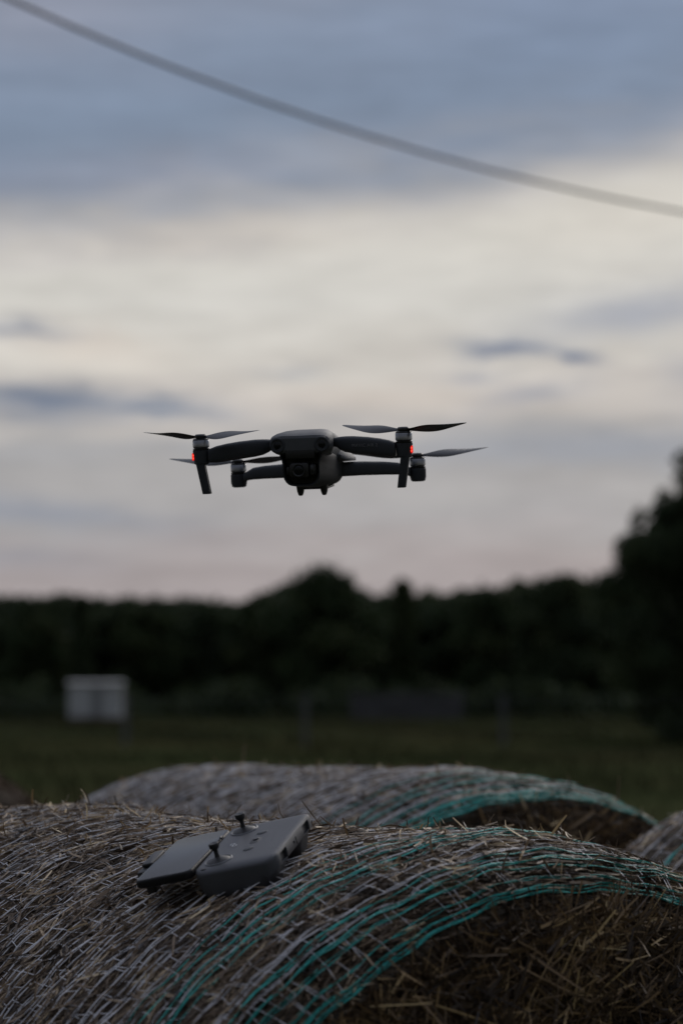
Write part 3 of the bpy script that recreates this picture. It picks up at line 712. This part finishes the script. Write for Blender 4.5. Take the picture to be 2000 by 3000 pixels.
def motor(x, y, z0, parent):
    """z0: underside of the bell"""
    mb = MB(); mb.lathe([(0, 9.2), (.8, 10), (7.8, 10), (8.6, 9.4), (8.8, 3)], (0, 0, 0), n=36)
    m_ = mb.build('motor', m_motor, parent, scale=MM); m_.location = (x*MM, y*MM, z0*MM)
    MB().lathe([(8.7, 9.6), (9.9, 9.4), (10.6, 8), (10.8, 5)], (0, 0, 0), n=30).build('motor_cap', m_dk, m_, scale=MM)
    MB().lathe([(-3.2, 9.3), (-2.4, 9.9), (-1.6, 9.9), (-1.5, 8.4), (-.9, 8.4), (-.8, 9.8), (-.2, 9.2)], n=30).build('motor_base', m_dk, m_, scale=MM)
    return m_
def arm_loft(pts, it=0, n=16):
    """pts: (x, y, ztop, zbot, half_depth)"""
    rings = []
    for x, y, zt, zb, hd in pts:
        cz, hz = (zt+zb)/2, (zt-zb)/2
        rings.append([(x, y+hd*math.copysign(abs(math.cos(a_))**.55, math.cos(a_)), cz+hz*math.copysign(abs(math.sin(a_))**.62, math.sin(a_))) for a_ in np.linspace(0, 2*math.pi, n, endpoint=False)])
    return rings
for sx in (-1, 1):
    # front arm
    pl = [(30, 22, 4, -5, 7), (39, 19, 5.5, -6, 9), (44, 17, 6.2, -9.5, 10.5), (50, 15, 6.6, -12.2, 11.5), (59, 12, 6.6, -14, 12), (77, 8, 5.2, -16, 11.5), (92, 4, 3.2, -18, 10.5), (104, 1.5, .8, -19, 10), (112, 0, -2.2, -18.6, 9.8)]
    mb = MB(); mb.loft(arm_loft([(sx*x, y, a_, b_, c_) for x, y, a_, b_, c_ in pl], n=24))
    arm = mb.build('front_arm', m_dg, drone, scale=MM, ang=50)
    mb = MB(); mb.lathe([(-20.5, 7.5), (-19, 9), (-6, 10.2), (-3.4, 10.2), (-3.2, 9)], (sx*122, 0, 0), n=32); mb.build('motor_housing', m_dg, arm, scale=MM)
    motor(sx*122, 0, 0, arm)
    # landing leg
    tx, bx = sx*123.5, sx*117.2
    rings = []
    for u in np.linspace(0, 1, 7):
        x = tx+(bx-tx)*u; z = -17+(-56+17)*u; k = 1-.06*u
        rings.append([(x+p[0]*k*5.2, p[1]*k*7-1+u*2, z) for p in rrect(-1, 1, -1, 1, .45, 4)])
    mb = MB().loft(rings); mb.build('landing_leg', m_dg, arm, scale=MM, bevel=.6)
    # red light on the outer front of the housing
    mb = MB(); mb.box(-2.6, 2.6, -2.2, 1.2, -6, 6, 1.6); lg = mb.build('status_light', m_red, arm, scale=MM)
    lg.location = (sx*131.2*MM, -3*MM, -11*MM); lg.scale = (.7, .8, .75)
    mb = MB(); mb.box(-1.1, 1.1, -2.7, -1.5, .8, 3.8, .5); mb.box(-1.1, 1.1, -2.7, -1.5, -3.8, -.8, .5); mb.build('light_core', m_redhot, lg, scale=MM)
    # rear arm, lower and behind
    pr = [(24, 128, -30, -48, 9), (34, 133, -30, -48, 10), (50, 142, -30.5, -48, 9.5), (75, 158, -32.5, -49, 8.5), (92, 169, -35, -50, 8), (100, 174, -39, -51, 8), (106, 178, -42, -53, 7.5)]
    mb = MB(); mb.loft(arm_loft([(sx*x, y, a_+1, b_+1, c_) for x, y, a_, b_, c_ in pr], n=24))
    ra = mb.build('rear_arm', m_dg, drone, scale=MM, ang=50)
    mb = MB(); mb.lathe([(-59, 7), (-58, 9), (-53, 10.2), (-43, 10.2), (-42.2, 9)], (sx*114.5, 185, 0), n=32); mb.build('motor_housing', m_dg, ra, scale=MM)
    motor(sx*114.5, 185, -39, ra)

propeller(-122, 0, 10.6, R(-27), 1, drone)
propeller(122, 0, 10.6, R(-30), -1, drone)
propeller(-114.5, 185, -28.4, R(-3), -1, drone)
propeller(114.5, 185, -28.4, R(12), 1, drone)
# printed name on the right-hand arm
def text_mesh(txt, size, name, m, parent, extr=0.0):
    cu = bpy.data.curves.new(name, 'FONT'); cu.body = txt; cu.size = size; cu.extrude = extr; cu.space_character = 1.12; cu.resolution_u = 3
    o = bpy.data.objects.new(name, cu); C.objects.link(o); bpy.context.view_layer.update()
    me = bpy.data.meshes.new_from_object(o.evaluated_get(bpy.context.evaluated_depsgraph_get()))
    bpy.data.objects.remove(o); me.name = name
    return link(name, me, m, parent)
right_arm = [o for o in C.objects if o.name.startswith('front_arm')][-1]
tx = text_mesh('MAVIC AIR 2', .0052, 'printed_name', m_mark, right_arm, .0001)
tx.location = (60*MM, -1.5*MM, -6*MM); tx.rotation_euler = (R(90), 0, -.19)

# ------------------------------------------------------------------ controller and phone (mm; u across, v along, n up)
Rm = Matrix(((.927, .254, -.278), (-.315, .926, -.205), (.205, .278, .938)))
cp = Vector((-.0984, 2.7006, -.179))*.985+Vector((0, 0, CZ))
m_rc = mat('controller_grey', (.060, .063, .072), .5, .05, 40, bump=.2, bscale=3000)
m_rcd = mat('controller_dark', (.018, .018, .02), .5, .1, 60)
m_rim = mat('gimbal_rim', (.11, .115, .125), .35, metal=.2)
m_btn = mat('button_grey', (.018, .019, .021), .4)
m_glass = mat('phone_glass', (.012, .012, .013), .24, spec=.45)
m_frame = mat('phone_frame', (.012, .012, .013), .5, spec=.25)
m_logo = mat('logo_white', (.6, .61, .63), .5)
ctl = empty('remote_controller', cp); ctl.rotation_euler = Rm.to_euler(); tag(ctl, 'grey drone remote controller with two sticks lying on nearest bale', 'controller')
HU, HV = 48, 75
def ring_un(v):
    e = max(0., 75-abs(v)); r = 15.; d = r-math.sqrt(max(0, r*r-(r-min(e, r))**2))       # end rounding
    g = min(1, max(0, (abs(v)-24)/14)); g = g*g*(3-2*g); depth = 19+g*22                    # grips are deeper
    u0, u1 = -HU+d*.75, HU-d*.9; n0 = -d*.42; n1 = -depth+d*1.1
    P = []; c = 3.0
    P += [(u0, n0-c-1), (u0+1.0, n0-1.4), (u0+c+1, n0)]
    for k in np.linspace(.08, .92, 6): P.append((u0+(u1-u0)*k, n0))
    P += [(u1-c-1, n0), (u1-1.0, n0-1.2), (u1, n0-c-1), (u1+.3, n0-9), (u1-.6, n0-15)]
    bu1 = u1-4-g*9; bu0 = u0+3+g*4
    P += [(u1-2-g*3.5, max(n1+9, n0-19) if g > .3 else n0-16.5), (bu1, n1+3), (bu1-5, n1)]
    for k in np.linspace(.1, .9, 5): P.append((bu1-5+(bu0+5-bu1+5)*k, n1))
    P += [(bu0+5, n1), (bu0, n1+3), (u0+1, n0-(n0-n1)*.55)]
    return [(p[0], v, p[1]) for p in P]
vs = [-75, -74.6, -73.5, -72, -70, -67, -64, -60, -50, -40, -36, -32, -28, -24, -12, 0, 12, 24, 28, 32, 36, 40, 50, 60, 64, 67, 70, 72, 73.5, 74.6, 75]
mb = MB().loft([ring_un(v) for v in vs]); body = mb.build('body', m_rc, ctl, scale=MM, ang=40)
def cutbox(o, x0, x1, y0, y1, z0, z1):
    c = MB().box(x0, x1, y0, y1, z0, z1).build('cut', None, None, False, MM)
    md = o.modifiers.new('b', 'BOOLEAN'); md.operation = 'DIFFERENCE'; md.object = c; md.solver = 'EXACT'
    c.matrix_world = o.matrix_world
    bpy.context.view_layer.update()
    me = bpy.data.meshes.new_from_object(o.evaluated_get(bpy.context.evaluated_depsgraph_get()))
    o.modifiers.clear(); o.data = me; bpy.data.objects.remove(c)
_p = body.parent; body.parent = None; bpy.context.view_layer.update()
for v0, v1 in ((-56, -33), (31, 54)): cutbox(body, 40, 60, v0, v1, -14.6, -3.4)
cutbox(body, 43, 60, -9, -4, -10.5, -7)
body.parent = _p
if not body.data.materials: body.data.materials.append(m_rc)
for v0, v1 in ((-56, -33), (31, 54)):
    mb = MB().box(40.2, 44.5, v0+.2, v1-.2, -14.4, -3.6); mb.cyl((44.4, (v0+v1)/2-4, -9), (45.6, (v0+v1)/2-4, -9), 2.2); mb.build('stick_slot', m_rcd, ctl, scale=MM)
MB().box(43.1, 44.6, -8.8, -4.2, -10.3, -7.2).build('charging_port', m_rcd, ctl, scale=MM)
MB().box(48.0, 48.7, 2, 4, -14, -5, .2).build('port_flap_line', m_rcd, ctl, scale=MM)
# thin seam between top cover and grip
for gv in (-47.7, 47.7):
    mb = MB(); mb.lathe([(-.5, 16), (.5, 15.6), (.9, 14.8), (.6, 13.9), (-.3, 13.6), (-.8, 13.9)], (-25, gv, .25), n=40); rim = mb.build('gimbal_rim', m_rim, ctl, scale=MM)
    MB().lathe([(-.4, 13.7), (.15, 13.2), (1.6, 10), (3.2, 6), (4.2, 3.2), (4.4, .1)], (-25, gv, .3), n=36).build('gimbal_boot', m_rcd, rim, scale=MM)
    mb = MB(); mb.lathe([(3.5, 3.0), (6, 2.4), (10, 2.6), (11.2, 3.8), (12.2, 5.1), (13.0, 5.5), (16.2, 5.5), (17, 5.1), (17.1, 4.0), (16.5, 2.4), (16.4, .1)], (0, 0, 0), n=30)
    for i in range(20):
        a_ = 2*math.pi*i/20; mb.box(5.4*math.cos(a_)-.25, 5.4*math.cos(a_)+.25, 5.4*math.sin(a_)-.25, 5.4*math.sin(a_)+.25, 13.2, 16.3)
    s_ = mb.build('control_stick', m_rcd, ctl, scale=MM); s_.location = (-25*MM, gv*MM, .5*MM); s_.scale = (1, 1, 1.15)
for bv in (-26, 26):
    mb = MB(); mb.lathe([(-.5, 6.6), (.25, 6.5), (.3, 6.2), (-.1, 6.1), (-.2, .1)], (3, bv, 0), n=32); o_ = mb.build('button_ring', m_rim, ctl, scale=MM)
    MB().lathe([(-.4, 5.7), (.6, 5.6), (.9, 5.0), (.95, .1)], (3, bv, 0), n=32).build('round_button', m_btn, ctl, scale=MM)
def pill(cx, cy, hw, hh, z0, z1, name, m, par):
    mb = MB(); mb.loft([[(p[0], p[1], z) for p in rrect(cx-hw*k, cx+hw*k, cy-hh*k, cy+hh*k, min(hw, hh)*k*.98, 8)] for z, k in ((z0, 1), (z1-.3, 1), (z1, .9))]); return mb.build(name, m, par, scale=MM)
sw = pill(3, 0, 5, 10, -.4, .35, 'mode_switch', m_rcd, ctl); pill(3, 3.5, 3.2, 3.6, .35, 1.5, 'switch_slider', m_btn, sw)
pill(-37, -66.5, 3.2, 2.4, -1.6, -.2, 'function_button', m_rcd, ctl)
for i in range(4): pill(25, -7+i*4.6, .55, .55, -.1, .12, 'battery_light', m_rim, ctl)
# white maker's emblem: two linked angular strokes
mb = MB()
for k, (ox, oy) in enumerate(((-2.6, -1.6), (2.2, 1.8))):
    mb.box(ox-2.6, ox+2.6, oy+1.7, oy+2.7, .05, .2); mb.box(ox-2.6, ox+2.6, oy-2.7, oy-1.7, .05, .2); mb.box(ox-2.7 if k == 0 else ox+1.6, ox-1.6 if k == 0 else ox+2.7, oy-1.68, oy+1.68, .05, .2)
mb.box(-.6, .5, -.8, 1.6, .05, .2)
lo = mb.build('emblem', m_logo, ctl, False, MM); lo.location = (-22*MM, -1.5*MM, .0003); lo.rotation_euler = (0, 0, R(90))
# extending phone holder: rail, side clamp, tray
mb = MB(); mb.box(-121, -44, -26, 30, -17, -11.5, 1.5); mb.box(-119, -108, -42, -26.2, -24, -11, 2); mb.build('holder_rail', m_rcd, ctl, scale=MM)
mb = MB(); mb.box(-134, -118, -22, 44, -15, -3.5, 2.2); mb.box(-131, -117.5, -10, 33, -3.4, 1.5, 2); mb.build('phone_clamp', m_rcd, ctl, scale=MM)
mb = MB(); mb.box(-96, -80, 73, 80, -12, -3, 2); mb.build('clamp_tab', m_rcd, ctl, scale=MM)

ph = empty('smartphone', cp + Rm @ Vector((-.0835, 0, -.0075))); ph.rotation_euler = (Rm @ Matrix.Rotation(R(-1.5), 3, 'X')).to_euler()
tag(ph, 'dark glass smartphone held flat in the remote controller clamp', 'phone')
def slab(x, y, z0, z1, r, k=()):
    return [[(p[0], p[1], z) for p in rrect(-x+i, x-i, -y+i, y-i, r, 8)] for z, i in k]
MB().loft(slab(33.5, 73, 0, 0, 9, ((-2, 2), (-1.2, .6), (.6, 0), (5.4, 0), (6.8, .5), (7.3, 1.2)))).build('phone_case', m_frame, ph, scale=MM)
MB().loft(slab(33.5, 73, 0, 0, 8, ((7.0, 1.4), (7.75, 1.5), (8.0, 2.1)))).build('screen', m_glass, ph, scale=MM)
MB().box(-13, 9, -70.6, -69.8, 8.0, 8.15).build('earpiece', m_rcd, ph, False, MM)
mb = MB(); mb.tube([(-48, 35, -.6), (-50, 36, .3), (-51.5, 39, .2), (-50.5, 44, -.8)], 1.2, 8); mb.build('link_cable', m_rcd, ctl, scale=MM)
